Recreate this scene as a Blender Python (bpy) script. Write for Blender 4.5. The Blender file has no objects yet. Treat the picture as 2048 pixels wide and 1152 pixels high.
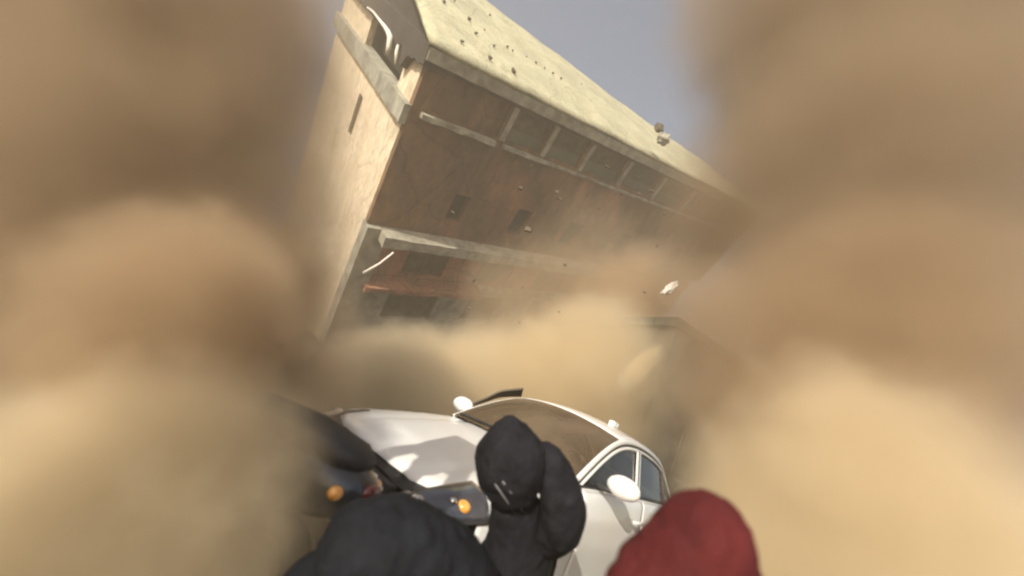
import bpy, bmesh, math, random
import numpy as np
from mathutils import Vector, Matrix, noise
random.seed(7)
S = bpy.context.scene
COL = S.collection

# ------------------------------------------------------------------ camera
FPX = 836.0                                   # focal length in px of a 2048 px wide frame
CX, CY = 1024.0, 576.0
CAM = Vector((0.0, 0.0, 1.2164))
PITCH, ROLL = 0.25674, 0.44167
Fv = Vector((0, math.cos(PITCH), math.sin(PITCH)))
R0 = Vector((1, 0, 0)); U0 = R0.cross(Fv)
Rv = math.cos(ROLL) * R0 + math.sin(ROLL) * U0
Uv = -math.sin(ROLL) * R0 + math.cos(ROLL) * U0
cd = bpy.data.cameras.new('camera'); cam = bpy.data.objects.new('camera', cd); COL.objects.link(cam)
cd.sensor_width = 36.0; cd.lens = 36.0 * FPX / 2048.0
cd.clip_start = 0.05; cd.clip_end = 2000
m = Matrix((Rv, Uv, -Fv)).transposed().to_4x4(); m.translation = CAM
cam.matrix_world = m
cd.dof.use_dof = True; cd.dof.focus_distance = 7.0; cd.dof.aperture_fstop = 0.9
S.camera = cam

def at(px, py, d):
    """a point of the place, d metres in front of the lens"""
    return CAM + Rv * ((px - CX) / FPX * d) - Uv * ((py - CY) / FPX * d) + Fv * d

# ------------------------------------------------------------------ light
SUN_DIR = Vector((-0.40, -0.80, 0.385)).normalized()     # towards the sun
elev = math.asin(SUN_DIR.z); azim = math.atan2(SUN_DIR.x, SUN_DIR.y)
W = bpy.data.worlds.new('World'); S.world = W; W.use_nodes = True
nt = W.node_tree
bg = nt.nodes['Background']; sky = nt.nodes.new('ShaderNodeTexSky')
sky.sky_type = 'NISHITA'; sky.sun_disc = False; sky.sun_elevation = elev; sky.sun_rotation = azim
sky.air_density = 1.0; sky.dust_density = 2.0; sky.ozone_density = 1.0
nt.links.new(sky.outputs[0], bg.inputs[0]); bg.inputs[1].default_value = 0.15
sl = bpy.data.lights.new('sun', 'SUN'); sl.energy = 4.6; sl.angle = math.radians(0.6); sl.color = (1.0, 0.93, 0.80)
so = bpy.data.objects.new('sun', sl); COL.objects.link(so)
so.rotation_euler = (-SUN_DIR).to_track_quat('-Z', 'Y').to_euler(); so.location = (-10, -20, 15)
S.view_settings.view_transform = 'Standard'; S.view_settings.look = 'None'
S.view_settings.exposure = 0.42; S.view_settings.gamma = 1.0; S.view_settings.use_curve_mapping = False
S.render.engine = 'CYCLES'
cy = S.cycles
cy.use_denoising = True
cy.max_bounces = 8; cy.volume_bounces = 3; cy.transparent_max_bounces = 16; cy.transmission_bounces = 4
cy.caustics_reflective = False; cy.caustics_refractive = False
cy.pixel_filter_type = 'BLACKMAN_HARRIS'; cy.filter_width = 2.2

# ------------------------------------------------------------------ materials
def mat(name, col, rough=0.8, var=0.12, scale=3.0, bump=0.0, metal=0.0, coat=0.0, col2=None, stretch=None, bscale=None, spec=0.5, detail=6):
    M = bpy.data.materials.new(name); M.use_nodes = True
    n, l = M.node_tree.nodes, M.node_tree.links
    b = n['Principled BSDF']
    b.inputs['Roughness'].default_value = rough; b.inputs['Metallic'].default_value = metal
    b.inputs['Coat Weight'].default_value = coat; b.inputs['Specular IOR Level'].default_value = spec
    tc = n.new('ShaderNodeTexCoord'); mp = n.new('ShaderNodeMapping')
    if stretch: mp.inputs['Scale'].default_value = stretch
    l.new(tc.outputs['Object'], mp.inputs['Vector'])
    no = n.new('ShaderNodeTexNoise'); no.inputs['Scale'].default_value = scale; no.inputs['Detail'].default_value = detail
    no.inputs['Roughness'].default_value = 0.6
    l.new(mp.outputs[0], no.inputs['Vector'])
    cr = n.new('ShaderNodeValToRGB')
    c1 = tuple(max(0, c * (1 - var)) for c in col); c2 = col2 or tuple(min(1, c * (1 + var)) for c in col)
    cr.color_ramp.elements[0].position = 0.36; cr.color_ramp.elements[1].position = 0.64
    cr.color_ramp.elements[0].color = (*c1, 1); cr.color_ramp.elements[1].color = (*c2, 1)
    l.new(no.outputs['Fac'], cr.inputs['Fac']); l.new(cr.outputs[0], b.inputs['Base Color'])
    if bump:
        n2 = n.new('ShaderNodeTexNoise'); n2.inputs['Scale'].default_value = bscale or scale * 6; n2.inputs['Detail'].default_value = 5
        l.new(mp.outputs[0], n2.inputs['Vector'])
        bp = n.new('ShaderNodeBump'); bp.inputs['Strength'].default_value = bump; bp.inputs['Distance'].default_value = 0.03
        l.new(n2.outputs['Fac'], bp.inputs['Height']); l.new(bp.outputs[0], b.inputs['Normal'])
    return M

def mottled(name, cols, rough=.95, scale=.28, crack=.5, stretch=(1, 1, .6), bump=.5, streak=.8):
    """weathered render: large blotches of several tones, fine grain, rain streaks, hairline cracks"""
    M = bpy.data.materials.new(name); M.use_nodes = True
    n, l = M.node_tree.nodes, M.node_tree.links; b = n['Principled BSDF']; b.inputs['Roughness'].default_value = rough
    b.inputs['Specular IOR Level'].default_value = .2
    tc = n.new('ShaderNodeTexCoord'); mp = n.new('ShaderNodeMapping'); mp.inputs['Scale'].default_value = stretch; l.new(tc.outputs['Object'], mp.inputs[0])
    def nz(sc, det, dist=0, src=mp):
        x = n.new('ShaderNodeTexNoise'); x.inputs['Scale'].default_value = sc; x.inputs['Detail'].default_value = det; x.inputs['Roughness'].default_value = .65
        x.inputs['Distortion'].default_value = dist; l.new(src.outputs[0], x.inputs['Vector']); return x
    a = nz(scale, 8, .6); r = n.new('ShaderNodeValToRGB'); l.new(a.outputs['Fac'], r.inputs[0])
    e = r.color_ramp.elements
    while len(e) < len(cols): e.new(.5)
    for i, c in enumerate(cols): e[i].position = .32 + .36 * i / (len(cols) - 1); e[i].color = (*c, 1)
    g = nz(scale * 14, 6); gm = n.new('ShaderNodeMapRange'); gm.inputs[1].default_value = .3; gm.inputs[2].default_value = .7; gm.inputs[3].default_value = .72; gm.inputs[4].default_value = 1.15; l.new(g.outputs['Fac'], gm.inputs[0])
    m2 = n.new('ShaderNodeMapping'); m2.inputs['Scale'].default_value = (.55, .55, .10); l.new(tc.outputs['Object'], m2.inputs[0])
    st = nz(.9, 4, 0, m2); sm = n.new('ShaderNodeMapRange'); sm.inputs[1].default_value = .42; sm.inputs[2].default_value = .62; sm.inputs[3].default_value = 1; sm.inputs[4].default_value = streak; l.new(st.outputs['Fac'], sm.inputs[0])
    w = nz(1.1, 3); wm = n.new('ShaderNodeMixRGB'); wm.inputs[0].default_value = .35; l.new(mp.outputs[0], wm.inputs[1]); l.new(w.outputs['Color'], wm.inputs[2])
    vo = n.new('ShaderNodeTexVoronoi'); vo.feature = 'DISTANCE_TO_EDGE'; vo.inputs['Scale'].default_value = .55; l.new(wm.outputs[0], vo.inputs['Vector'])
    vm = n.new('ShaderNodeMapRange'); vm.inputs[1].default_value = .0; vm.inputs[2].default_value = .018; vm.inputs[3].default_value = 1 - crack; vm.inputs[4].default_value = 1; l.new(vo.outputs['Distance'], vm.inputs[0])
    p1 = n.new('ShaderNodeMath'); p1.operation = 'MULTIPLY'; l.new(gm.outputs[0], p1.inputs[0]); l.new(sm.outputs[0], p1.inputs[1])
    p2 = n.new('ShaderNodeMath'); p2.operation = 'MULTIPLY'; l.new(p1.outputs[0], p2.inputs[0]); l.new(vm.outputs[0], p2.inputs[1])
    mx = n.new('ShaderNodeVectorMath'); mx.operation = 'SCALE'; l.new(r.outputs[0], mx.inputs[0]); l.new(p2.outputs[0], mx.inputs['Scale'])
    l.new(mx.outputs[0], b.inputs['Base Color'])
    ad = n.new('ShaderNodeMath'); ad.operation = 'ADD'; l.new(g.outputs['Fac'], ad.inputs[0]); l.new(vm.outputs[0], ad.inputs[1])
    bp = n.new('ShaderNodeBump'); bp.inputs['Strength'].default_value = bump; bp.inputs['Distance'].default_value = .05; l.new(ad.outputs[0], bp.inputs['Height']); l.new(bp.outputs[0], b.inputs['Normal'])
    return M

def glass_mat(name, tint, dust, dustcol, rough=0.04):
    """tinted pane: clear tinted glass, mirror reflection, a film of settled dust"""
    M = bpy.data.materials.new(name); M.use_nodes = True
    n, l = M.node_tree.nodes, M.node_tree.links
    for x in list(n):
        if x.type != 'OUTPUT_MATERIAL': n.remove(x)
    out = [x for x in n if x.type == 'OUTPUT_MATERIAL'][0]
    tr = n.new('ShaderNodeBsdfTransparent'); tr.inputs[0].default_value = (*tint, 1)
    gl = n.new('ShaderNodeBsdfGlossy'); gl.inputs['Roughness'].default_value = rough
    lw = n.new('ShaderNodeLayerWeight'); lw.inputs['Blend'].default_value = 0.5
    pw = n.new('ShaderNodeMath'); pw.operation = 'POWER'; pw.inputs[1].default_value = 4.5; l.new(lw.outputs['Facing'], pw.inputs[0])
    fr = n.new('ShaderNodeMath'); fr.operation = 'MULTIPLY_ADD'; fr.inputs[1].default_value = .9; fr.inputs[2].default_value = .045; l.new(pw.outputs[0], fr.inputs[0])
    mx = n.new('ShaderNodeMixShader'); l.new(fr.outputs[0], mx.inputs[0]); l.new(tr.outputs[0], mx.inputs[1]); l.new(gl.outputs[0], mx.inputs[2])
    df = n.new('ShaderNodeBsdfDiffuse'); df.inputs[0].default_value = (*dustcol, 1)
    no = n.new('ShaderNodeTexNoise'); no.inputs['Scale'].default_value = 2.2; no.inputs['Detail'].default_value = 7
    tc = n.new('ShaderNodeTexCoord'); l.new(tc.outputs['Object'], no.inputs['Vector'])
    mr = n.new('ShaderNodeMapRange'); mr.inputs[1].default_value = 0.3; mr.inputs[2].default_value = 0.7
    mr.inputs[3].default_value = dust * 0.65; mr.inputs[4].default_value = dust * 1.35
    l.new(no.outputs['Fac'], mr.inputs[0])
    m2 = n.new('ShaderNodeMixShader'); l.new(mr.outputs[0], m2.inputs[0]); l.new(mx.outputs[0], m2.inputs[1]); l.new(df.outputs[0], m2.inputs[2])
    l.new(m2.outputs[0], out.inputs['Surface'])
    return M

def vol_mat(name, col, dens, aniso=0.2, soft=None):
    M = bpy.data.materials.new(name); M.use_nodes = True
    n, l = M.node_tree.nodes, M.node_tree.links
    for x in list(n):
        if x.type != 'OUTPUT_MATERIAL': n.remove(x)
    out = [x for x in n if x.type == 'OUTPUT_MATERIAL'][0]
    v = n.new('ShaderNodeVolumePrincipled'); v.inputs['Color'].default_value = (*col, 1)
    v.inputs['Density'].default_value = dens; v.inputs['Anisotropy'].default_value = aniso
    if soft:                                   # density falls off from the puff's core to its rim, torn by noise
        tc = n.new('ShaderNodeTexCoord')
        ln = n.new('ShaderNodeVectorMath'); ln.operation = 'LENGTH'; l.new(tc.outputs['Object'], ln.inputs[0])
        no = n.new('ShaderNodeTexNoise'); no.inputs['Scale'].default_value = soft[2]; no.inputs['Detail'].default_value = 5
        l.new(tc.outputs['Object'], no.inputs['Vector']); no.inputs['Roughness'].default_value = .6
        ad = n.new('ShaderNodeMath'); ad.operation = 'MULTIPLY_ADD'; l.new(no.outputs['Fac'], ad.inputs[0]); ad.inputs[1].default_value = soft[3]
        l.new(ln.outputs['Value'], ad.inputs[2])
        mr = n.new('ShaderNodeMapRange'); mr.interpolation_type = 'SMOOTHSTEP'
        mr.inputs[1].default_value = soft[0] + soft[3] * .5; mr.inputs[2].default_value = soft[1] + soft[3] * .5
        mr.inputs[3].default_value = dens; mr.inputs[4].default_value = 0.0
        l.new(ad.outputs[0], mr.inputs[0]); l.new(mr.outputs[0], v.inputs['Density'])
    l.new(v.outputs[0], out.inputs['Volume'])
    return M

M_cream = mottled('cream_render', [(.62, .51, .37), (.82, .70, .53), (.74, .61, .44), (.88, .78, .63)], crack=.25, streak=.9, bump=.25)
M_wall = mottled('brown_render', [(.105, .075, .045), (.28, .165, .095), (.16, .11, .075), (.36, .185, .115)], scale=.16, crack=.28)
M_red = mottled('reddish_render', [(.24, .12, .075), (.46, .22, .14), (.32, .17, .11), (.52, .29, .18)], scale=.3)
M_conc = mat('weathered_concrete', (0.30, 0.29, 0.24), 0.9, 0.35, 1.2, 0.6, bscale=8)
M_slab = mat('dusty_slab_concrete', (0.32, 0.30, 0.24), 0.9, 0.35, 1.5, 0.6, bscale=8)
M_fascia = mat('shade_toned_fascia', (0.055, 0.045, 0.038), 0.9, 0.2, 1.0, 0.5)  # shade under the eaves is put into this fascia and gable colour
M_roof = mottled('pale_roof_covering', [(.40, .38, .25), (.57, .55, .39), (.52, .49, .33), (.63, .57, .42)], scale=.8, crack=.25, stretch=(1, 1, 1), bump=.8)
M_debris = mat('dark_rubble', (0.10, 0.08, 0.06), 0.95, 0.3, 4, 0.3)
M_white = mat('torn_white_lining', (0.75, 0.70, 0.64), 0.8, 0.08, 3, 0.2)
M_fill = mat('grey_green_panel', (0.115, 0.115, 0.08), 0.8, 0.12, 0.8, 0.2)
M_frame = mat('window_frame_paint', (0.12, 0.09, 0.065), 0.6, 0.1, 5)
M_asph = mat('asphalt', (0.055, 0.052, 0.048), 0.9, 0.25, 1.5, 0.8, col2=(0.16, 0.135, 0.10), bscale=60)
M_paint = mat('white_car_paint', (0.76, 0.77, 0.78), 0.32, 0.02, 1.2, 0.0, coat=0.7, col2=(0.72, 0.71, 0.68))
M_trim = mat('black_plastic', (0.022, 0.022, 0.024), 0.5, 0.2, 9, 0.1)
M_dark = mat('dark_interior', (0.030, 0.028, 0.026), 0.8, 0.2, 6)
M_seat = mat('grey_seat_fabric', (0.06, 0.058, 0.055), 0.9, 0.2, 30)
M_rubber = mat('tyre_rubber', (0.02, 0.02, 0.02), 0.85, 0.2, 20, 0.3)
M_alloy = mat('wheel_metal', (0.45, 0.45, 0.46), 0.35, 0.05, 8, metal=0.8)
M_chrome = mat('chrome', (0.7, 0.7, 0.7), 0.15, 0.03, 8, metal=1.0)
M_lens = mat('clear_lamp_lens', (0.045, 0.05, 0.065), 0.12, 0.15, 12, coat=1.0)
M_amber = mat('amber_lamp_lens', (0.85, 0.30, 0.03), 0.18, 0.25, 14, coat=1.0, col2=(0.95, 0.55, 0.15))
M_lampred = mat('red_lamp_lens', (0.10, 0.008, 0.008), 0.3, 0.1, 14, coat=1.0)
M_screen = glass_mat('windscreen_glass', (0.35, 0.36, 0.32), 0.50, (0.19, 0.14, 0.09))
M_side = glass_mat('side_window_glass', (0.28, 0.30, 0.27), 0.05, (0.36, 0.30, 0.2))
M_pane = glass_mat('building_pane_glass', (0.1, 0.11, 0.1), 0.75, (0.14, 0.12, 0.085))
M_jacket = mat('black_jacket_cloth', (0.012, 0.012, 0.015), 0.8, 0.25, 9, 0.5, bscale=16, spec=0.12)
M_navy = mat('navy_jacket_cloth', (0.010, 0.011, 0.014), 0.8, 0.25, 9, 0.4, bscale=14, spec=0.10)
M_trous = mat('dark_trousers', (0.02, 0.021, 0.025), 0.85, 0.2, 12, 0.3)
M_skin = mat('skin', (0.42, 0.25, 0.17), 0.55, 0.08, 9, 0.1)
M_hair = mat('dark_hair', (0.02, 0.015, 0.01), 0.6, 0.3, 60, 0.5)
M_redj = mat('red_jacket_cloth', (0.07, 0.010, 0.010), 0.85, 0.2, 7, 0.6, bscale=22, spec=0.2)
M_strap = mat('grey_strap', (0.16, 0.155, 0.16), 0.5, 0.15, 20)
M_scoot = mat('black_scooter_paint', (0.016, 0.018, 0.022), 0.33, 0.15, 4, coat=0.4)
M_saddle = mat('black_saddle_vinyl', (0.022, 0.023, 0.026), 0.55, 0.2, 14, 0.25, spec=0.35)

# ------------------------------------------------------------------ mesh helpers
def link(name, me, mt=None, parent=None, smooth=False):
    o = bpy.data.objects.new(name, me); COL.objects.link(o)
    if mt: me.materials.append(mt)
    if parent: o.parent = parent
    if smooth:
        me.polygons.foreach_set('use_smooth', [True] * len(me.polygons))
    return o
def mesh(name, vs, fs, mt=None, parent=None, smooth=False):
    used = sorted({i for f in fs for i in f}); rm = {a: b for b, a in enumerate(used)}
    me = bpy.data.meshes.new(name); me.from_pydata([tuple(vs[i]) for i in used], [], [[rm[i] for i in f] for f in fs]); me.update()
    return link(name, me, mt, parent, smooth)
def empty(name, loc=(0, 0, 0), rot=None, label=None, cat=None, group=None):
    o = bpy.data.objects.new(name, None); COL.objects.link(o); o.location = loc; o.empty_display_size = .3
    if rot is not None: o.rotation_euler = rot
    tag(o, label, cat, group); return o
def tag(o, label=None, cat=None, group=None, kind=None):
    if label: o['label'] = label
    if cat: o['category'] = cat
    if group: o['group'] = group
    if kind: o['kind'] = kind
    return o
class MB:
    def __init__(s): s.v = []; s.f = []
    def box(s, x0, x1, y0, y1, z0, z1, j=0.0):
        b = len(s.v)
        for x in (x0, x1):
            for y in (y0, y1):
                for z in (z0, z1):
                    s.v.append((x + random.uniform(-j, j), y + random.uniform(-j, j), z + random.uniform(-j, j)))
        for q in ((0, 1, 3, 2), (4, 6, 7, 5), (0, 4, 5, 1), (2, 3, 7, 6), (0, 2, 6, 4), (1, 5, 7, 3)): s.f.append([b + i for i in q])
        return s
    def tube(s, pts, r, n=10):
        pts = [Vector(p) for p in pts]; b = len(s.v)
        rs = r if isinstance(r, (list, tuple)) else [r] * len(pts)
        for i, p in enumerate(pts):
            d = (pts[min(i + 1, len(pts) - 1)] - pts[max(i - 1, 0)]).normalized()
            a = d.orthogonal().normalized() if i == 0 else (a - d * a.dot(d)).normalized()
            c = d.cross(a)
            for k in range(n):
                t = 2 * math.pi * k / n; s.v.append(tuple(p + (a * math.cos(t) + c * math.sin(t)) * rs[i]))
        for i in range(len(pts) - 1):
            for k in range(n):
                s.f.append([b + i * n + k, b + i * n + (k + 1) % n, b + (i + 1) * n + (k + 1) % n, b + (i + 1) * n + k])
        s.f.append([b + k for k in range(n)][::-1]); e = b + (len(pts) - 1) * n; s.f.append([e + k for k in range(n)])
        return s
    def lathe(s, prof, axis='y', n=28, c=(0, 0, 0)):
        b = len(s.v)
        for (r, h) in prof:
            for k in range(n):
                t = 2 * math.pi * k / n
                if axis == 'y': s.v.append((c[0] + r * math.cos(t), c[1] + h, c[2] + r * math.sin(t)))
                else: s.v.append((c[0] + r * math.cos(t), c[1] + r * math.sin(t), c[2] + h))
        for i in range(len(prof) - 1):
            for k in range(n):
                s.f.append([b + i * n + k, b + i * n + (k + 1) % n, b + (i + 1) * n + (k + 1) % n, b + (i + 1) * n + k])
        return s
    def build(s, name, mt, parent=None, smooth=False, bevel=0, sub=0):
        o = mesh(name, s.v, s.f, mt, parent, smooth)
        if bevel:
            q = o.modifiers.new('bevel', 'BEVEL'); q.width = bevel; q.segments = 2; q.limit_method = 'ANGLE'
        if sub:
            q = o.modifiers.new('sub', 'SUBSURF'); q.levels = sub; q.render_levels = sub
        return o
def blob(name, c, rad, mt, parent=None, sub=4, amp=0.08, fs=1.5, seed=0, rot=None):
    bm = bmesh.new(); bmesh.ops.create_icosphere(bm, subdivisions=sub, radius=1)
    off = Vector((seed * 3.1, seed * 1.7, -seed * 2.3))
    for v in bm.verts:
        d = v.co.normalized(); k = 1 + amp * noise.fractal(d * fs + off, 0.9, 2.1, 4)
        v.co = Vector((d.x * rad[0] * k, d.y * rad[1] * k, d.z * rad[2] * k))
    me = bpy.data.meshes.new(name); bm.to_mesh(me); bm.free()
    o = link(name, me, mt, parent, True); o.location = c
    if rot: o.rotation_euler = rot
    return o
def rough(me_o, amp, fs, seed=0):
    off = Vector((seed, seed * 2, seed * 3))
    for v in me_o.data.vertices:
        n = v.normal
        v.co += n * amp * noise.fractal(v.co * fs + off, 0.9, 2.0, 4)

# ------------------------------------------------------------------ ground
N = 40
gv = []; gf = []
for i in range(N + 1):
    for j in range(N + 1):
        a = (i / N * 2 - 1); b = (j / N * 2 - 1)
        x = math.copysign(abs(a) ** 2.2, a) * 400; y = math.copysign(abs(b) ** 2.2, b) * 400 + 5
        r = math.hypot(x, y); h = 0.03 * noise.noise(Vector((x * .1, y * .1, 0))) if r > 12 else 0
        gv.append((x, y, h))
for i in range(N):
    for j in range(N):
        k = i * (N + 1) + j; gf.append([k, k + N + 1, k + N + 2, k + 1])
tag(mesh('road', gv, gf, M_asph, smooth=True), kind='structure')

# ------------------------------------------------------------------ toppling building
def cv(v):
    v = Vector(v).normalized(); return v.x * Rv - v.y * Uv + v.z * Fv
BX = cv((976, 94, 836)); BZ = -cv((-844, 1324, 836)); BZ = (BZ - BX * BZ.dot(BX)).normalized(); BY = BZ.cross(BX)
H = 34.0; LEN = 36.0; DEP = 15.0
A = at(872, 85, 17.0)
Bm = Matrix((BX, BY, BZ)).transposed().to_4x4(); Bm.translation = A - BZ * H
B = empty('toppling_building', label='cream and brown apartment block toppling over into rising dust, pale roof showing', cat='building')
B.matrix_world = Bm
def BW(x, y, t): return A + BX * x + BY * y - BZ * t

def wall(name, face, u0, u1, t0, t1, holes, mt, off=0.0, th=0.35):
    """wall slab on the front ('f', plane y=0) or the end ('e', plane x=0); t counts down from the eaves; holes (ua,ub,ta,tb)"""
    us = sorted({u0, u1, *[h[0] for h in holes], *[h[1] for h in holes]}); ts = sorted({t0, t1, *[h[2] for h in holes], *[h[3] for h in holes]})
    us = [u for u in us if u0 <= u <= u1]; ts = [t for t in ts if t0 <= t <= t1]
    mb = MB()
    for a, b in zip(us, us[1:]):
        for c, d in zip(ts, ts[1:]):
            mu, mt_ = (a + b) / 2, (c + d) / 2
            if any(h[0] < mu < h[1] and h[2] < mt_ < h[3] for h in holes): continue
            if face == 'f': mb.box(a, b, off, off + th, H - d, H - c)
            else: mb.box(off, off + th, a, b, H - d, H - c)
    bm = bmesh.new()
    o = mb.build(name, mt, B)
    bm.from_mesh(o.data); bmesh.ops.remove_doubles(bm, verts=bm.verts, dist=1e-4)
    seen = {}
    for f in bm.faces: seen.setdefault(frozenset(v.index for v in f.verts), []).append(f)
    dead = [f for fs in seen.values() if len(fs) > 1 for f in fs]
    bmesh.ops.delete(bm, geom=dead, context='FACES_ONLY'); bm.to_mesh(o.data); bm.free()
    return o
def window(face, u0, u1, t0, t1, rec=0.22, off=0.0, mull=1, pane=None):
    g = 0.07
    mb = MB()
    segs = [(u0, u0 + g, t0, t1), (u1 - g, u1, t0, t1), (u0 + g, u1 - g, t0, t0 + g), (u0 + g, u1 - g, t1 - g, t1)]
    for k in range(mull):
        c = u0 + (u1 - u0) * (k + 1) / (mull + 1); segs.append((c - .03, c + .03, t0 + g, t1 - g))
    for a, b, c, d in segs:
        if face == 'f': mb.box(a, b, off + rec, off + rec + .06, H - d, H - c)
        else: mb.box(off + rec, off + rec + .06, a, b, H - d, H - c)
    f = mb.build('window', M_frame, B)
    mb = MB()
    if face == 'f': mb.box(u0 + .02, u1 - .02, off + rec + .025, off + rec + .04, H - t1 + .02, H - t0 - .02)
    else: mb.box(off + rec + .025, off + rec + .04, u0 + .02, u1 - .02, H - t1 + .02, H - t0 - .02)
    mb.build('pane', pane or M_pane, f)

# inner core so nothing shows through
MB().box(1.35, LEN - .6, 0.9, DEP - .6, 0.3, H - 1.0).build('inner_core', M_dark, B)
# front face
bays = [(0.9, 4.7), (5.35, 7.7), (8.2, 10.8), (11.4, 14.6), (15.4, 18.8), (19.6, 23), (24, 28), (29, 33)]
holes = [(a, b, 0.95, 2.62) for a, b in bays]
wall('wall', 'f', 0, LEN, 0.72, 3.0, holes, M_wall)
for i, (a, b) in enumerate(bays):
    if i == 0:
        MB().box(a, b, .16, .34, H - 2.62, H - .95).build('infill_panel', M_wall, B)
    else:
        MB().box(a, b, .20, .34, H - 2.62, H - 2.05).build('infill_panel', M_fill, B)
        window('f', a, b, 0.95, 2.05, .2, 0, 0)
for x in (5.02, 7.95, 11.1, 15.0, 19.2, 23.5, 28.5):
    MB().box(x - .16, x + .16, -.10, .0, H - 2.7, H - .72).build('pilaster', M_slab, B, bevel=.02)
w2 = [(4.0, 5.0, 6.2, 7.9), (8.5, 9.7, 6.1, 7.9), (13.2, 14.6, 6.1, 8.0), (19, 20.4, 5.9, 8.0),
      ]
w1 = [(27, 28.5, 5.9, 8.0), (3.2, 4.2, 3.9, 5.0), (11, 12.2, 3.9, 5.0), (16, 17.4, 3.9, 5.0), (21, 22.4, 3.9, 5.0)]
wall('wall', 'f', 0, LEN, 3.0, 9.0, w2 + w1[:1], M_wall, off=0.0)
for h in w2 + w1[:1]: window('f', *h, rec=.25, mull=0, pane=M_dark)
wall('wall', 'f', 1.2, LEN, 9.6, 12.6, [(3.2, 6, 10.4, 12.4), (8.5, 11.5, 10.4, 12.4), (14, 17, 10.4, 12.4), (20, 23, 10.4, 12.4)], M_red, off=.5, th=.3)
for a, b in ((3.2, 6), (8.5, 11.5), (14, 17), (20, 23)): window('f', a, b, 10.4, 12.4, .2, .5, 1)
wall('wall', 'f', 1.2, LEN, 13.0, 20.0, [(3, 6.5, 13.6, 16), (9, 12, 13.6, 16), (15, 18, 13.6, 16)], M_conc, off=.3, th=.3)
for a, b in ((3, 6.5), (9, 12), (15, 18)): window('f', a, b, 13.6, 16, .2, .3, 1)
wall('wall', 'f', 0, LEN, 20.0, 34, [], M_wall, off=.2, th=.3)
# end face: sunlit cream
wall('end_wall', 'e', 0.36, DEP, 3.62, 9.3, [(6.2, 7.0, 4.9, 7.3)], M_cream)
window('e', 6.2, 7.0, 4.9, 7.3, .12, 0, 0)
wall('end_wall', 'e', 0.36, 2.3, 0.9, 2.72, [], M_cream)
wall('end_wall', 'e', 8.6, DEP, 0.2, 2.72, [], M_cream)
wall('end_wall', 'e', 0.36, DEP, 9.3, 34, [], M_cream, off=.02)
# dark recessed loggia on the end face
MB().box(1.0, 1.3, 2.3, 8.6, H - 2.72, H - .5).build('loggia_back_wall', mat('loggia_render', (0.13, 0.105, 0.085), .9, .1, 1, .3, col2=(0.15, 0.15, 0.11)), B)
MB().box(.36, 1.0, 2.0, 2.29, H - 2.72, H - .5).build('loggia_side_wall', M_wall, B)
# slabs, corner column, fascia
def slab(name, boxes, mt, amp=.05):
    mb = MB()
    for (x0, x1, y0, y1, t0, t1) in boxes:
        n = max(1, int(max(x1 - x0, y1 - y0) / .5))
        ax = (x1 - x0) >= (y1 - y0)
        b = len(mb.v)
        for i in range(n + 1):
            f = i / n
            for (p, q) in ((0, 0), (1, 0), (1, 1), (0, 1)):
                if ax: x = x0 + (x1 - x0) * f; y = (y0, y1)[p]
                else: y = y0 + (y1 - y0) * f; x = (x0, x1)[p]
                z = H - (t0, t1)[q]
                k = amp * noise.noise(Vector((i * .9, p * 5 + q * 9, x0 + t0)))
                if ax and p == 0: y += k
                if (not ax) and p == 0: x += k
                mb.v.append((x, y, z + k * (.6 if q else .4)))
            if i:
                o = b + i * 4; l = o - 4
                for a in range(4): mb.f.append([l + a, l + (a + 1) % 4, o + (a + 1) % 4, o + a])
        mb.f.append([b, b + 1, b + 2, b + 3]); e = b + n * 4; mb.f.append([e + 3, e + 2, e + 1, e])
    return mb.build(name, mt, B)
slab('floor_slab', [(-.32, .45, .02, 15.2, 2.72, 3.6)], M_conc, .06)
slab('floor_slab', [(.46, 4.6, -.36, .3, 2.78, 3.02), (5.2, 9.0, -.3, .3, 2.82, 3.0), (9.3, LEN, -.10, .3, 2.84, 3.0)], M_slab, .09)
slab('balcony_slab', [(.7, 19, -1.05, .6, 9.0, 9.6)], M_slab, .07)
slab('balcony_slab', [(.9, 9, -.75, .5, 12.62, 12.98)], M_red, .07)
slab('floor_slab', [(9.05, LEN, .1, .6, 12.62, 12.98)], M_slab, .05)
slab('eaves_cornice', [(-.30, LEN + .3, -.42, .5, .18, .70)], M_slab, .05)
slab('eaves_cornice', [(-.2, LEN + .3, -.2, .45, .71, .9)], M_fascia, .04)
MB().box(-.04, 1.15, -.32, .5, H - 22, H - 9.02).build('corner_column', M_conc, B, bevel=.03)
# broken dark fascia on the end face
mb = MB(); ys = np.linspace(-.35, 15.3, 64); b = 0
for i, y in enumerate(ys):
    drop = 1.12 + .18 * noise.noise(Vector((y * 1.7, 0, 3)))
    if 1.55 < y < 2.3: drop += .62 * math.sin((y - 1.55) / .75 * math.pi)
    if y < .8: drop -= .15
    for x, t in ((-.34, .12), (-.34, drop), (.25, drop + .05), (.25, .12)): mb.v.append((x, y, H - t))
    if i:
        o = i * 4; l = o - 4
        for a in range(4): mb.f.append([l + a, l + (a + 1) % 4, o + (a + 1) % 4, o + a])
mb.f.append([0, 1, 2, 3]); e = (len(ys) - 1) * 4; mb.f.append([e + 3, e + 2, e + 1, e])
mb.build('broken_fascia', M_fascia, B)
# torn white strip hanging under the fascia
mb = MB(); P = [(8.6, .98), (7.4, .92), (6.2, .97), (5.2, 1.0), (4.5, 1.05), (4.0, 1.15), (3.75, 1.55), (3.7, 1.9)]
mb.tube([(-.40, y, H - t) for y, t in P], [.05, .06, .07, .10, .12, .14, .13, .07], 8).build('torn_lining', M_white, B, True)
MB().tube([(-.40, y, H - t) for y, t in ((2.75, 1.12), (2.6, 1.45), (2.32, 1.85))], [.05, .09, .04], 8).build('torn_lining', M_white, B, True)
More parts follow.
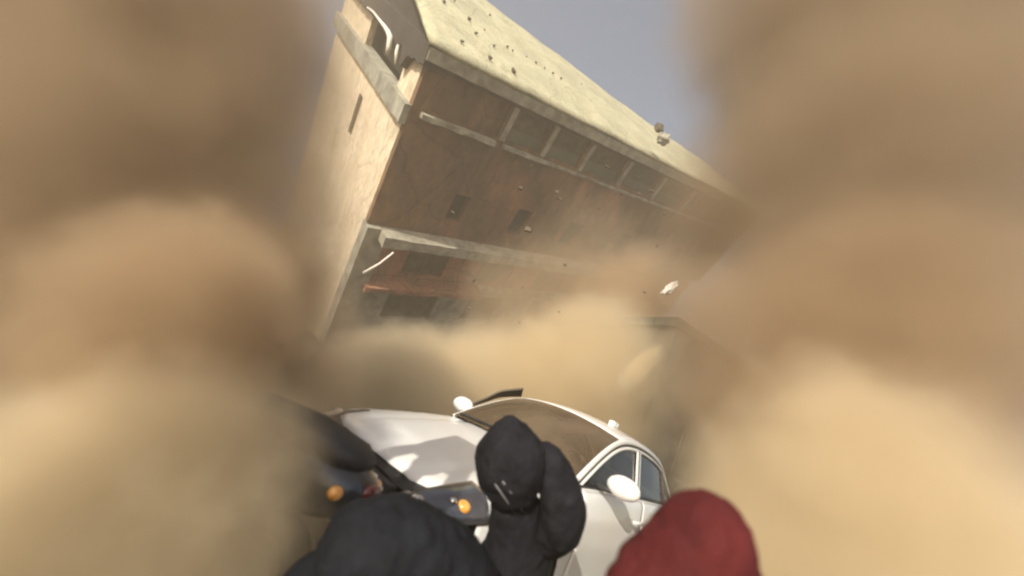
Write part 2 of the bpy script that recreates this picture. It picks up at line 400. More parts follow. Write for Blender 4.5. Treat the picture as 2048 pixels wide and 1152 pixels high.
# pitched roof, ridge sagging to the right
xs = np.linspace(-.45, LEN + .4, 60); DR = 9.0
kx = [-6, 0, 6, 12, 20, 28, 36]; kh = [2.9, 2.75, 2.3, 2.0, 1.45, 1.1, .8]
mb = MB(); NY = 16
for i, x in enumerate(xs):
    hr = np.interp(x, kx, kh)
    for j in range(NY + 1):
        y = -.5 + (DR + .5) * j / NY
        z = H + .0 + hr * (j / NY) ** .9 + .06 * noise.fractal(Vector((x * .5, y * .5, 1)), .9, 2, 3) + (.05 * noise.noise(Vector((x * 2.2, 0, 0))) if j == 0 else 0)
        if j == 0: y += .12 * noise.noise(Vector((x * 1.1, 4, 0)))
        mb.v.append((x, y, z))
    for j in range(1, 6):
        mb.v.append((x, DR + (DEP + .5 - DR) * j / 5, H + hr * (1 - j / 5)))
    w = NY + 6
    if i:
        for j in range(w - 1): k = i * w + j; mb.f.append([k - w, k, k + 1, k - w + 1])
ro = mb.build('roof', M_roof, B, True)
q = ro.modifiers.new('solid', 'SOLIDIFY'); q.thickness = .16; q.offset = -1
def roofz(x, y): return H + np.interp(x, kx, kh) * (max(0, (y + .5)) / (DR + .5)) ** .9 + .08
# gable closing the end under the roof slope
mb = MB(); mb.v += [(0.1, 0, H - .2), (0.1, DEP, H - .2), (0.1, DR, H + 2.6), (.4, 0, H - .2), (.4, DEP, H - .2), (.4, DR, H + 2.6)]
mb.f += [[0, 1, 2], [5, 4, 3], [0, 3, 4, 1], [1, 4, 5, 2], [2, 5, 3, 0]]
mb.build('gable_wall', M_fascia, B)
# small dark things on the roof: holes and vents in a line
vent_mb = MB().lathe([(0, .12), (.12, .12), (.14, .05), (.10, -.06)], 'z', 10)
vents = [(1.3, .55), (2.8, .5), (4.2, .5), (2.6, 3.4), (3.5, 3.3), (2.6, 2.2), (4.9, 3.0), (5.2, 2.9), (6.4, 3.3), (7.1, 3.3), (7.8, 3.3), (8.5, 3.3), (9.2, 3.3), (3.6, 2.0), (1.2, 3.5), (2.1, 4.5), (5.0, 6.2), (12.1, 4.8)]
vme = None
for i, (x, y) in enumerate(vents):
    if vme is None: o = vent_mb.build('roof_vent', M_debris, B, True); vme = o.data
    else: o = bpy.data.objects.new('roof_vent', vme); COL.objects.link(o); o.parent = B
    s = random.uniform(.25, .6) * (1.5 if i < 3 else 1); o.rotation_euler = (random.uniform(-.5, .5), random.uniform(-.5, .5), random.uniform(0, 3)); o.location = (x, y, roofz(x, y)); o.scale = (s * 1.4, s, s)

# falling debris over the roof at the right, and a tilted rod
rod = tag(MB().tube([at(727, 546, 13), at(758, 528, 13), at(787, 505, 13.2)], [.05, .035, .03], 8).build('metal_rod', M_white, None, True),
          'thin pale rod sticking out at a slant in front of the reddish balcony recess', 'rod')
def chunk(px, py, d, r, lab, mt=M_debris, seed=1, st=(1, 1, 1)):
    o = blob('falling_debris', at(px, py, d), (r * st[0], r * st[1], r * st[2]), mt, None, 3, .5, 2.2, seed); tag(o, lab, 'debris'); return o
chunk(1318, 256, 26, .26, 'small dark chunk of debris flying above the far right end of the roof', seed=3, st=(1, .7, 1.3))
chunk(1327, 278, 26, .36, 'greyish lump of debris just below the dark chunk beyond the roof edge', M_conc, seed=5)

# ------------------------------------------------------------------ grey annex at the right, partly lost in the dust
ax = empty('grey_annex', at(1275, 870, 9.5) , label='low grey building dim in the dust behind the white car at right', cat='building')
ax.location.z = 0; ax.rotation_euler = (0, 0, .35)
M_ann = mottled('grey_annex_render', [(.09, .085, .07), (.16, .15, .12), (.12, .11, .09)], scale=.5)
mb = MB()
wh = 4.6
mb.box(0, 6, 0, .3, 0, wh); mb.build('wall', M_ann, ax)
MB().box(0, .3, .3, 6, 0, wh).build('wall', M_ann, ax)
MB().box(-.15, 6.1, -.15, 6, wh, wh + .22).build('roof_slab', M_ann, ax)
MB().box(-.01, .5, -.08, -.005, 0, wh - .01).build('corner_pilaster', M_ann, ax)
for x0 in (1.2, 3.6):
    f = MB().box(x0, x0 + 1.1, -.05, -.005, 1.3, 2.6).build('window', M_frame, ax)
    MB().box(x0 + .1, x0 + 1.0, -.07, -.052, 1.4, 2.5).build('pane', M_pane, f)
tag(blob('plaster_piece', at(1339, 577, 8.5), (.08, .10, .21), M_white, None, 3, .5, 2.3, 4, (0, .5, 0)), 'bright cream piece of plaster above the grey annex roof', 'debris')

fd = MB()
for k in range(34):
    c = at(random.uniform(900, 1340), random.uniform(330, 700), random.uniform(9, 15)); q = random.uniform(.02, .07); st0 = len(fd.v)
    fd.box(c.x, c.x + q * random.uniform(.6, 2.2), c.y, c.y + q, c.z, c.z + q * random.uniform(.4, 1.6), q * .3)
tag(fd.build('flying_chips', M_debris), 'small dark chips of masonry flying in the dust', None, None, 'stuff')
# rubble on the ground where the block comes down
rub = MB()
for k in range(700):
    a = random.uniform(0, 1); x = -9 + 34 * a + random.gauss(0, 1.5); y = 13 + 12 * a + random.gauss(0, 2.2); s = random.uniform(.12, .6)
    rub.box(x, x + s, y, y + s * random.uniform(.5, 1.5), 0, s * random.uniform(.4, 1.2), s * .25)
tag(rub.build('rubble', M_conc), 'broken masonry rubble under the collapsing block', None, None, 'stuff')

# ------------------------------------------------------------------ white car
CARX, CARY, CARYAW = 1.14824, 4.36054, 3.94105
car = empty('parked_car', (CARX, CARY, 0), (0, 0, CARYAW), 'white hatchback car with dusty windscreen parked nose towards the camera', 'car')
ST = [ # x, half width at belt, belt z, half width max, z max, sill z, centre top z
    (2.30, .40, .50, .46, .40, .24, .51), (2.27, .53, .56, .60, .43, .22, .575), (2.19, .62, .625, .71, .46, .20, .65), (2.05, .665, .685, .775, .49, .19, .715),
    (1.85, .69, .745, .82, .52, .19, .785), (1.55, .715, .80, .845, .55, .19, .855), (1.25, .73, .855, .85, .56, .19, .92),
    (.95, .735, .905, .845, .56, .19, .975), (.6, .745, .935, .84, .56, .18, .99), (.1, .755, .955, .84, .56, .18, 1.0),
    (-.5, .76, .975, .84, .56, .18, 1.0), (-1.1, .75, .99, .845, .57, .19, 1.0), (-1.6, .71, 1.0, .82, .58, .22, 1.01), (-1.95, .62, .98, .72, .6, .26, 1.0), (-2.05, .5, .93, .6, .6, .32, .95)]
SX = np.array([s[0] for s in ST][::-1])
def stv(x, k): return float(np.interp(x, SX, np.array([s[k] for s in ST][::-1])))
def body(x, v):
    """v: 0 sill .. 1 belt .. 2 centre line (near side, y>0); mirrored by the caller"""
    yb, zb, ym, zm, zs, zc = (stv(x, k) for k in range(1, 7))
    if v <= 1:
        # side: quadratic-like bulge sill -> max -> belt
        P = [(0, ym * .93, zs), (.18, ym * .985, zs + .10), (.45, ym, zm), (.7, ym * .982, zm + (zb - zm) * .5), (.9, yb + (ym - yb) * .42, zb - .035), (1.0, yb, zb)]
        t = [p[0] for p in P]
        # smooth interpolation
        y = np.interp(v, t, [p[1] for p in P]); z = np.interp(v, t, [p[2] for p in P])
        return Vector((x, float(y), float(z)))
    u = v - 1; y = yb * (1 - u); z = zb + (zc - zb) * math.sin(u * math.pi / 2) ** .8
    if x > .9 : z -= .012 * math.exp(-((u - .35) / .06) ** 2)          # bonnet crease
    return Vector((x, y, z))
ARCH = [(1.32, .34), (-1.30, .34)]
def patch(name, x0, x1, v0, v1, mt, parent, side=1, nx=30, nv=14, off=0.0, arches=False, th=.006):
    vs = []; keep = []
    for i in range(nx + 1):
        for j in range(nv + 1):
            x = x0 + (x1 - x0) * i / nx; v = v0 + (v1 - v0) * j / nv; p = body(x, v)
            if arches:
                for ax_, r in ARCH:
                    d = Vector((p.x - ax_, 0, p.z - .30)); L = d.length
                    if L < r + .02 and L > 1e-4 and L > r - .10: p = Vector((ax_ + d.x / L * r, p.y, .30 + d.z / L * r))
            p.y = p.y * side
            vs.append(p)
    fs = []
    for i in range(nx):
        for j in range(nv):
            k = i * (nv + 1) + j; q = [k, k + nv + 1, k + nv + 2, k + 1]
            if arches:
                c = sum((vs[a] for a in q), Vector()) / 4
                if any(math.hypot(c.x - a, c.z - .30) < r - .004 for a, r in ARCH): continue
            fs.append(q if side < 0 else q[::-1])
    o = mesh(name, vs, fs, mt, parent, True)
    q = o.modifiers.new('s', 'SOLIDIFY'); q.thickness = th; q.offset = 0
    return o
# inner dark shell (seen only in the gaps), slightly smaller
sh = MB(); n = 16
xs_ = np.linspace(2.22, -2.0, 40)
for i, x in enumerate(xs_):
    ring = [body(x, .15 + 1.85 * k / n) for k in range(n + 1)]
    ring = ring + [Vector((p.x, -p.y, p.z)) for p in ring[-2::-1]]
    zc = .55
    for p in ring:
        y = p.y * .955; z = zc + (p.z - zc) * .94
        for a_, r_ in ARCH:
            if math.hypot(p.x - a_, z - .30) < r_ and abs(y) > .55: y = math.copysign(.55, y)
        sh.v.append((p.x, y, z))
    w = len(ring)
    if i:
        for k in range(w): q = i * w; sh.f.append([q - w + k, q + k, q + (k + 1) % w, q - w + (k + 1) % w])
sh.f.append(list(range(w))[::-1]); sh.f.append([(len(xs_) - 1) * w + k for k in range(w)])
chassis = sh.build('chassis', M_trim, car, True)
bon = None
for s in (1, -1):
    patch('fender', .86, 1.93, .0, .985, M_paint, car, s, 34, 22, arches=True)
    patch('door', -.33, .85, .06, .985, M_paint, car, s, 26, 18)
    patch('rear_door', -1.12, -.34, .06, .985, M_paint, car, s, 20, 18, arches=True)
    patch('rear_fender', -2.0, -1.13, .0, .985, M_paint, car, s, 30, 22, arches=True)
    patch('sill', -.95, .95, -.02, .055, M_trim, car, s, 8, 2)
    # belt ledge beside the glass
    patch('belt_moulding', -1.9, .92, .985, 1.07, M_paint, car, s, 40, 3)
# bonnet: full width, one mesh
vs = []; nx, nv = 26, 28
for i in range(nx + 1):
    x = 1.0 + (2.17 - 1.0) * i / nx
    for j in range(nv + 1):
        u = j / nv * 2 - 1; v = 1.012 + (1 - abs(u)) * .988
        fx = x - (.10 * abs(u) ** 3 * (i / nx)) + (-.13 * abs(u) ** 2 * (1 - i / nx))
        p = body(fx, v); p.y = math.copysign(p.y, u) if u else 0.0
        if i == nx: p.z -= .012
        vs.append(p)
fs = [[i * (nv + 1) + j, i * (nv + 1) + j + 1, (i + 1) * (nv + 1) + j + 1, (i + 1) * (nv + 1) + j] for i in range(nx) for j in range(nv)]
o = mesh('bonnet', vs, fs, M_paint, car, True); q = o.modifiers.new('s', 'SOLIDIFY'); q.thickness = .006
# scuttle (black strip under the windscreen)
mb = MB()
for k in range(21):
    u = k / 20 * 2 - 1
    for dx, dz in ((.015, -.02), (-.06, .008)): mb.v.append((.965 - .155 * u * u + dx + .02, u * .70, .975 - .065 * u * u + dz))
    if k: a = k * 2; mb.f.append([a - 2, a, a + 1, a - 1])
mb.build('scuttle_panel', M_trim, car, True)
# front bumper
vs = []; nx, nv = 10, 40
for j in range(nv + 1):
    a = (j / nv * 2 - 1) * math.radians(88)
    for i in range(nx + 1):
        f = i / nx; z = .20 + .32 * f
        bulge = .035 * math.sin(f * math.pi) + (.02 if .35 < f < .75 else 0)
        x = 1.84 + (.50 + bulge) * math.cos(a) ** .62; y = (.80 + bulge * .4) * math.copysign(abs(math.sin(a)) ** .8, a)
        vs.append((x, y, z))
fs = [[j * (nx + 1) + i, (j + 1) * (nx + 1) + i, (j + 1) * (nx + 1) + i + 1, j * (nx + 1) + i + 1] for j in range(nv) for i in range(nx)]
o = mesh('front_bumper', vs, fs, M_paint, car, True); q = o.modifiers.new('s', 'SOLIDIFY'); q.thickness = .01
# grille with slats, badge, plate
gr = MB().box(2.20, 2.28, -.42, .42, .52, .60).build('grille', M_trim, car, bevel=.01)
for k in range(2): MB().box(2.275, 2.29, -.40, .40, .54 + k * .03, .547 + k * .03).build('slat', M_chrome, gr)
MB().lathe([(0, .012), (.045, .010), (.05, 0)], 'z', 20).build('badge', M_chrome, gr, True).matrix_local = Matrix.Translation((2.285, 0, .56)) @ Matrix.Rotation(math.pi / 2, 4, 'Y')
MB().box(2.385, 2.395, -.26, .26, .33, .44).build('number_plate', M_white, car)
MB().box(2.34, 2.385, -.5, .5, .24, .30).build('lower_intake', M_trim, car)
# headlights: body-following lens with lamp bowl and amber indicator
for s in (1, -1):
    def hl(name, x0, x1, v0, v1, mt, off, par):
        o = patch(name, x0, x1, v0, v1, mt, par, s, 12, 8)
        for v in o.data.vertices: v.co.x += off; v.co.y += off * s; v.co.z += off * .5
        return o
    h = hl('headlight', 1.86, 2.24, .74, 1.16, M_lens, .012, car)
    hl('lamp_surround', 1.85, 2.25, .69, .74, M_trim, .012, h)
    for xx, yy, zz, rr, nm, mm_ in ((1.99, .68, .65, .045, 'indicator', M_amber), (2.06, .66, .665, .022, 'lamp_bulb', M_chrome), (2.20, .56, .60, .04, 'lamp_bowl', M_chrome)):
        o = blob(nm, (xx + .02, (yy + .035) * s, zz + .01), (rr, rr, rr * .8), mm_, h, 3, .02, 1)
# greenhouse
rail = [(.93, .69, .945), (.72, .66, 1.09), (.48, .625, 1.235), (.22, .59, 1.355), (-.06, .565, 1.425), (-.4, .555, 1.452), (-.8, .55, 1.44), (-1.15, .54, 1.395), (-1.5, .52, 1.28), (-1.78, .52, 1.12), (-1.93, .54, 1.0)]
RXs = np.array([r[0] for r in rail][::-1]); RY = np.array([r[1] for r in rail][::-1]); RZ = np.array([r[2] for r in rail][::-1])
def crv(x): return float(np.interp(x, RXs, RY)), float(np.interp(x, RXs, RZ))
# smooth rail via Catmull-Rom
def catmull(P, n=6):
    P = [Vector(p) for p in P]; out = []
    for i in range(len(P) - 1):
        a = P[max(i - 1, 0)]; b = P[i]; c = P[i + 1]; d = P[min(i + 2, len(P) - 1)]
        for k in range(n):
            t = k / n
            out.append(.5 * ((2 * b) + (c - a) * t + (2 * a - 5 * b + 4 * c - d) * t * t + (3 * b - a - 3 * c + d) * t ** 3))
    return out + [P[-1]]
RL = catmull(rail, 6)
belt = lambda x: Vector((x, stv(x, 1) - .035, stv(x, 2) + .012))
def sidept(x, z):
    """point on the side glass plane at x,z"""
    b = belt(x); y1, z1 = crv(x); f = (z - b.z) / max(z1 - b.z, 1e-3); return Vector((x, b.y + (y1 - b.y) * f, z))
def strip(name, top, bot, mt, side, th=.02, par=car):
    vs = []; fs = []
    for i, (a, b) in enumerate(zip(top, bot)):
        for k in range(4):
            p = a.lerp(b, k / 3); n_ = .012 * math.sin(k / 3 * math.pi); vs.append((p.x, (p.y + n_) * side, p.z + n_ * .3))
        if i:
            for k in range(3): q = i * 4 + k; f = [q - 4, q - 3, q + 1, q]; fs.append(f if side > 0 else f[::-1])
    o = mesh(name, vs, fs, mt, par, True); q = o.modifiers.new('s', 'SOLIDIFY'); q.thickness = th; q.offset = -1; return o
def inset(P, d):
    """offset the rail inward (down/back) along the side surface"""
    out = []
    for i, p in enumerate(P):
        t = (P[min(i + 1, len(P) - 1)] - P[max(i - 1, 0)]); nrm = Vector((t.z, 0, -t.x)).normalized()
        if nrm.z > 0: nrm = -nrm
        q = p + nrm * d; b = belt(q.x); q.z = max(q.z, b.z); q.x = min(q.x, 1.0)
        f = max(0, min(1, (q.z - b.z) / max(crv(q.x)[1] - b.z, .02))); q.y = b.y + (crv(q.x)[0] - b.y) * f if crv(q.x)[1] > b.z + .02 else p.y
        out.append(q)
    return out
R1 = inset(RL, .055); R1b = inset(RL, .064); R2 = inset(RL, .098)
for s in (1, -1):
    strip('roof_rail_pillar', RL, R1, M_paint, s, .03)
    fr = strip('window_surround', R1b, R2, M_paint, s, .02)
    strip('door_seal', [p + Vector((0, -.006, 0)) for p in R1], [p + Vector((0, -.006, 0)) for p in R1b], M_trim, s, .01)
    # glass: columns from belt to R2 at the same x
    def glass(name, x0, x1):
        r2 = sorted([(p.x, p.z) for p in R2]); X2 = [a for a, b in r2]; Z2 = [b for a, b in r2]
        vs = []; fs = []; n = 24
        for i in range(n + 1):
            x = x0 + (x1 - x0) * i / n; zb = belt(x).z + .012; zt = max(zb + .004, float(np.interp(x, X2, Z2)))
            for k in range(5): p = sidept(x, zb + (zt - zb) * k / 4); vs.append((p.x, (p.y - .012) * s, p.z))
            if i:
                for k in range(4): q = i * 5 + k; f = [q - 5, q - 4, q + 1, q]; fs.append(f if s < 0 else f[::-1])
        return mesh(name, vs, fs, M_side, car, True)
    glass('front_side_window', -.255, .80); glass('rear_side_window', -1.12, -.345); glass('quarter_window', -1.62, -1.17)
    # B pillar and C pillar
    for xc, mt_, wd in ((-.275, M_paint, .016), (-.30, M_trim, .014), (-.325, M_paint, .016), (-1.145, M_trim, .02)):
        t = crv(xc)[1] - .07; b_ = belt(xc).z
        lean = -.05
        vs = [];
        for k in range(6):
            z = b_ + (t - b_) * k / 5; xx = xc + lean * k / 5
            for dx in (-wd, wd): p = sidept(xx + dx, z); vs.append((p.x, (p.y + .004) * s, p.z))
        o = mesh('pillar_trim', vs, [[2 * k, 2 * k + 1, 2 * k + 3, 2 * k + 2][::(1 if s < 0 else -1)] for k in range(5)], mt_, car)
        q = o.modifiers.new('s', 'SOLIDIFY'); q.thickness = .015; q.offset = 0
    # waist seal
    strip('waist_seal', [belt(x) + Vector((0, .016, .014)) for x in np.linspace(.88, -1.6, 30)], [belt(x) + Vector((0, .02, -.006)) for x in np.linspace(.88, -1.6, 30)], M_trim, s, .01)
    # door handles
    h = MB().tube([(-.02, .852, .80), (-.04, .875, .805), (-.16, .88, .81), (-.2, .855, .81)], [.012, .016, .016, .012], 8)
    h.v = [(x, y * s, z) for x, y, z in h.v]; h.build('door_handle', M_paint, car, True)
# windscreen surface
SCV = 24; SCU = 14
def screen_pt(u, f):
    """u -1..1 across, f 0 base .. 1 top"""
    i = f * 3.35; a = min(int(i), 3)
    e = catmull([rail[k] for k in range(5)], 8); p = e[min(int(round(f * 27)), 27)] if False else None
    idx = f * 24; k = int(min(idx, 23)); t = idx - k; q = RL[k].lerp(RL[k + 1], t)
    bow = (1 - u * u)
    return Vector((q.x + .085 * bow * (1 - .35 * f) , q.y * u * .985, q.z + .035 * bow + .022 * bow * f))
FT = .83
vs = [screen_pt(j / SCV * 2 - 1, (i / SCU) * FT) for i in range(SCU + 1) for j in range(SCV + 1)]
fs = [[i * (SCV + 1) + j, i * (SCV + 1) + j + 1, (i + 1) * (SCV + 1) + j + 1, (i + 1) * (SCV + 1) + j] for i in range(SCU) for j in range(SCV)]
mesh('windscreen', vs, fs, M_screen, car, True)
# roof skin continuing the windscreen, back to the tail
def roof_pt(u, k):
    q = RL[k]; bow = 1 - u * u; g = max(0, 1 - max(0, (k - 20)) / 10)
    return Vector((q.x + .085 * bow * (.67 if k < 24 else .67 - .9 * (k - 24) / 30), q.y * u * .985, q.z + .055 * bow))
ks = list(range(20, len(RL)))
vs = []
for n_, k in enumerate(ks):
    for j in range(SCV + 1):
        u = j / SCV * 2 - 1
        p = screen_pt(u, FT) if n_ == 0 else roof_pt(u, k)
        if n_ == 0: p += Vector((.006, 0, .004))
        vs.append(p)
k_roof_end = next(i for i, k in enumerate(ks) if RL[k].x < -1.25)
fsr = [[i * (SCV + 1) + j, i * (SCV + 1) + j + 1, (i + 1) * (SCV + 1) + j + 1, (i + 1) * (SCV + 1) + j] for i in range(len(ks) - 1) for j in range(SCV)]
o = mesh('roof_panel', vs, fsr[:k_roof_end * SCV], M_paint, car, True); q = o.modifiers.new('s', 'SOLIDIFY'); q.thickness = .02; q.offset = -1
mesh('rear_window', [v + Vector((0, 0, 0)) for v in vs], fsr[k_roof_end * SCV:-2 * SCV], M_side, car, True)
mesh('tailgate', vs, fsr[-2 * SCV:], M_paint, car, True)
# antenna base / small roof bump near the near-side front
MB().box(-.50, -.40, -.62 + .0, -.55, 1.49, 1.52).v
b_ = MB(); b_.box(-.44, -.32, .20, .27, 1.495, 1.55).build('antenna_base', M_paint, car, bevel=.012)
# mirrors
for s in (1, -1):
    mm = MB(); 
    o = blob('door_mirror', (.60, .93 * s, 1.045), (.085, .135, .082), M_paint, car, 4, .04, .8, 2)
    for v in o.data.vertices:
        if v.co.x < -.045: v.co.x = -.045
    blob('mirror_stalk', (.62, .80 * s, .985), (.035, .09, .022), M_trim, o, 3, 0, 1).matrix_parent_inverse = Matrix.Translation((-.60, -.93 * s, -1.045))
    g = MB().lathe([(0, 0), (.066, 0)], 'z', 20).build('mirror_glass', M_chrome, o); g.matrix_local = Matrix.Translation((-.048, 0, 0)) @ Matrix.Rotation(math.pi / 2, 4, 'Y') @ Matrix.Diagonal((1, 1.5, 1, 1))
# wipers
for y0 in (.30, -.35):
    P = [screen_pt(y0 / .68 + .9 * k / 8 * (1 if y0 < 0 else 1) * .8 - .35, .03 + .02 * k / 8) + Vector((.02, 0, .02)) for k in range(9)]
    MB().tube(P, .009, 6).build('wiper', M_trim, car, True)
# wheels
for x in (1.32, -1.30):
    for s in (1, -1):
        w = MB().lathe([(.19, -.09), (.29, -.10), (.305, -.08), (.31, 0), (.305, .08), (.29, .10), (.19, .09)], 'y', 36).build('wheel', M_rubber, car, True)
        w.location = (x, .74 * s, .31)
        rm = MB().lathe([(.0, .05), (.05, .055), (.055, .04), (.16, .035), (.18, .07), (.195, .088)], 'y', 30)
        for k in range(5):
            a = 2 * math.pi * k / 5; c, t_ = math.cos(a), math.sin(a)
            rm.tube([(.04 * c, .055, .04 * t_), (.18 * c, .07, .18 * t_)], [.028, .018], 6)
        if s < 0: rm.v = [(a, -b, c) for a, b, c in rm.v]
        rm.build('rim', M_alloy, w, True)
# tail lamps, rear bumper, interior
MB().box(-2.16, -1.98, -.74, .74, .28, .60).build('rear_bumper', M_paint, car, bevel=.05)
for s in (1, -1): MB().box(-2.06, -1.96, s * .66 - .06, s * .66 + .06, .68, .92).build('tail_lamp', M_lampred, car, bevel=.02)
MB().box(.45, .86, -.64, .64, .62, .93).build('dashboard', M_dark, car, bevel=.05)
for y in (.34, -.34):
    st = MB().box(-.55, -.05, y - .24, y + .24, .45, .62).box(-.72, -.54, y - .23, y + .23, .5, 1.08).build('seat', M_seat, car, bevel=.05)
    MB().box(-.74, -.62, y - .12, y + .12, 1.10, 1.28).build('headrest', M_seat, st, bevel=.04)
MB().box(-1.5, -1.0, -.62, .62, .45, .98).build('rear_seat', M_seat, car, bevel=.06)
sw = MB(); sw.tube([(0.30 + .05 * math.cos(a), .34 + .17 * math.sin(a), .98 + .16 * math.cos(a)) for a in np.linspace(0, 2 * math.pi, 25)], .014, 6).build('steering_wheel', M_trim, car, True)

# bent strip behind the far side of the windscreen
P = catmull([at(940, 812, 5.6), at(975, 797, 5.6), at(1005, 784, 5.62), at(1047, 779, 5.65)], 8)
vs = []; fs = []
for i, p in enumerate(P):
    f = i / (len(P) - 1); hgt = .012 + .075 * f ** .8
    for k in range(4):
        g = k / 3; vs.append(p + Vector((0, .22 * g, 0)) - Uv * hgt * (g if k < 3 else 1.2))
    if i:
        for k in range(3): q = i * 4 + k; fs.append([q - 4, q - 3, q + 1, q])
o = mesh('bent_metal_strip', vs, fs, mat('dark_olive_metal', (.085, .07, .045), .5, .2, 6), None, True); q = o.modifiers.new('s', 'SOLIDIFY'); q.thickness = .025
tag(o, 'dark curved strip sticking up behind the far edge of the car windscreen', 'metal strip')

# ------------------------------------------------------------------ people
def skinned(name, J, E, mt, parent=None, sub=2, root=0, smooth=True):
    """J: list of (point, radius or (rx, ry)); E: edges"""
    me = bpy.data.meshes.new(name); me.from_pydata([tuple(j[0]) for j in J], E, [])
    o = link(name, me, mt, parent)
    md = o.modifiers.new('skin', 'SKIN'); md.use_smooth_shade = True
    for i, (p, r) in enumerate(J):
        sv = me.skin_vertices[0].data[i]; sv.radius = (r, r) if not isinstance(r, tuple) else r; sv.use_root = (i == root)
    s = o.modifiers.new('sub', 'SUBSURF'); s.levels = sub; s.render_levels = sub
    dg = bpy.context.evaluated_depsgraph_get(); ev = o.evaluated_get(dg); nm = bpy.data.meshes.new_from_object(ev)
    o.modifiers.clear(); o.data = nm; nm.name = name
    nm.materials.clear(); nm.materials.append(mt); nm.polygons.foreach_set('use_smooth', [True] * len(nm.polygons))
    return o
def wrinkle(o, amp, fs, seed=0, vert=1.0):
    off = Vector((seed, -seed, seed * .5))
    for v in o.data.vertices:
        c = Vector((v.co.x, v.co.y, v.co.z * vert))
        v.co += v.normal * amp * (noise.fractal(c * fs + off, 1, 2.1, 3))
def hand(parent, wrist, d, palm_n, mt, s=1.0, curl=.5, name='hand'):
    """five fingered hand; d: direction of the palm, palm_n: palm normal"""
    d = Vector(d).normalized(); pn = Vector(palm_n); pn = (pn - d * pn.dot(d)).normalized(); sd = d.cross(pn)
    J = [(wrist, .026 * s), (wrist + d * .045 * s, (.036 * s, .018 * s)), (wrist + d * .085 * s, (.038 * s, .016 * s))]; E = [(0, 1), (1, 2)]
    lens = (.072, .082, .076, .060)
    for k in range(4):
        b = wrist + d * .088 * s + sd * (k - 1.5) * .021 * s; a = 0; p = b; pi_ = 2
        J.append((b, .0095 * s)); E.append((pi_, len(J) - 1)); pi_ = len(J) - 1
        for seg in (.45, .32, .23):
            a += curl * (.5 if seg == .45 else .7); dir_ = (d * math.cos(a) + pn * math.sin(a) + sd * (k - 1.5) * .05).normalized()
            p = p + dir_ * lens[k] * seg * s; J.append((p, .0088 * s if seg > .3 else .0074 * s)); E.append((pi_, len(J) - 1)); pi_ = len(J) - 1
    b = wrist + d * .02 * s - sd * .03 * s; J.append((b, .013 * s)); E.append((0, len(J) - 1)); pi_ = len(J) - 1
    for q in ((d * .6 - sd * .8), (d * .85 - sd * .35 + pn * .3), (d * .9 + pn * .4)):
        b = b + q.normalized() * .028 * s; J.append((b, .010 * s)); E.append((pi_, len(J) - 1)); pi_ = len(J) - 1
    return skinned(name, J, E, mt, parent, 2, 0)
def head(parent, c, fwd, up, mt, name='head', r=.1):
    """egg shaped head with brow, nose, mouth, ears; one mesh"""
    fwd = Vector(fwd).normalized(); up = Vector(up); up = (up - fwd * up.dot(fwd)).normalized(); rt = fwd.cross(up)
    bm = bmesh.new(); bmesh.ops.create_icosphere(bm, subdivisions=5, radius=1)
    g = lambda a, b, c_, s_: math.exp(-((a[0] - b) ** 2 + (a[1] - c_) ** 2) / s_)
    for v in bm.verts:
        d = v.co.normalized(); x, y, z = d.x, d.y, d.z          # y forward, z up, x right
        w = .78 - (.16 * max(0, -z)) ; X = x * w; Y = y * (.96 if y > 0 else 1.02); Z = z * 1.22
        if y > 0:
            a = (x, z)
            Y += .26 * g(a, 0, -.12, .012) + .13 * g(a, 0, .02, .012) - .12 * g(a, .27, .1, .018) - .12 * g(a, -.27, .1, .018)
            Y += .05 * g(a, 0, -.40, .012) - .05 * g(a, 0, -.47, .004) + .06 * g(a, 0, -.55, .01) + .09 * g(a, 0, -.8, .03)
        if abs(x) > .9 and abs(z + .02) < .28 and abs(y) < .25: X += math.copysign(.12, x)
        v.co = (rt * X + fwd * Y + up * Z) * r
    me = bpy.data.meshes.new(name); bm.to_mesh(me); bm.free()
    o = link(name, me, mt, parent, True); o.location = c; return o

UP = Vector((0, 0, 1))
# --- hooded person shielding the head with a bent arm
hc = at(1022, 926, 1.85); sh_c = at(1042, 1110, 1.95)
p1 = empty('person', (sh_c.x, sh_c.y, 0), label='crouching person in a black hooded jacket with one bent arm raised beside the head', cat='person')
inv = Matrix.Translation((-sh_c.x, -sh_c.y, 0))
def keep(o):
    o.matrix_parent_inverse = inv; return o
look = (Fv * .9 - Rv * .5 - UP * .15)
pel = Vector((sh_c.x + .02, sh_c.y - .12, .30)); chest = sh_c + Vector((0, -.02, -.06))
neck = hc.lerp(sh_c, .55)
rS = at(1070, 1085, 1.98); rE = at(1140, 1046, 1.80); 
rE = at(1134, 1046, 1.84); rM = at(1118, 952, 1.86); rW = at(1056, 876, 1.93)
lS = at(985, 1100, 2.02); lE = at(965, 1150, 2.0) + Vector((0, .05, -.22)); lW = at(925, 1175, 1.9) + Vector((0, 0, -.1))
kR = pel + Vector((.22, .42, .18)); fR = Vector((pel.x + .22, pel.y + .22, .07)); kL = pel + Vector((-.2, .40, .16)); fL = Vector((pel.x - .2, pel.y + .16, .07))
J = [(pel, .13), (pel.lerp(chest, .5), .13), (chest, .14), (neck, .055), (hc - UP * .06, .075), (hc + UP * .03, .085),
     (rS, .06), (rE, .042), (rW, .028), (lS, .06), (lE, .042), (lW, .028),
     (kR, .07), (fR, .045), (fR + Vector((.03, .18, -.03)), .035), (kL, .07), (fL, .045), (fL + Vector((-.03, .18, -.03)), .035)]
E = [(0, 1), (1, 2), (2, 3), (3, 4), (4, 5), (2, 6), (6, 7), (7, 8), (2, 9), (9, 10), (10, 11), (0, 12), (12, 13), (13, 14), (0, 15), (15, 16), (16, 17)]
keep(skinned('body', J, E, M_skin, p1))
keep(head(p1, hc + UP * .0, look, UP, M_skin, 'face', .092))
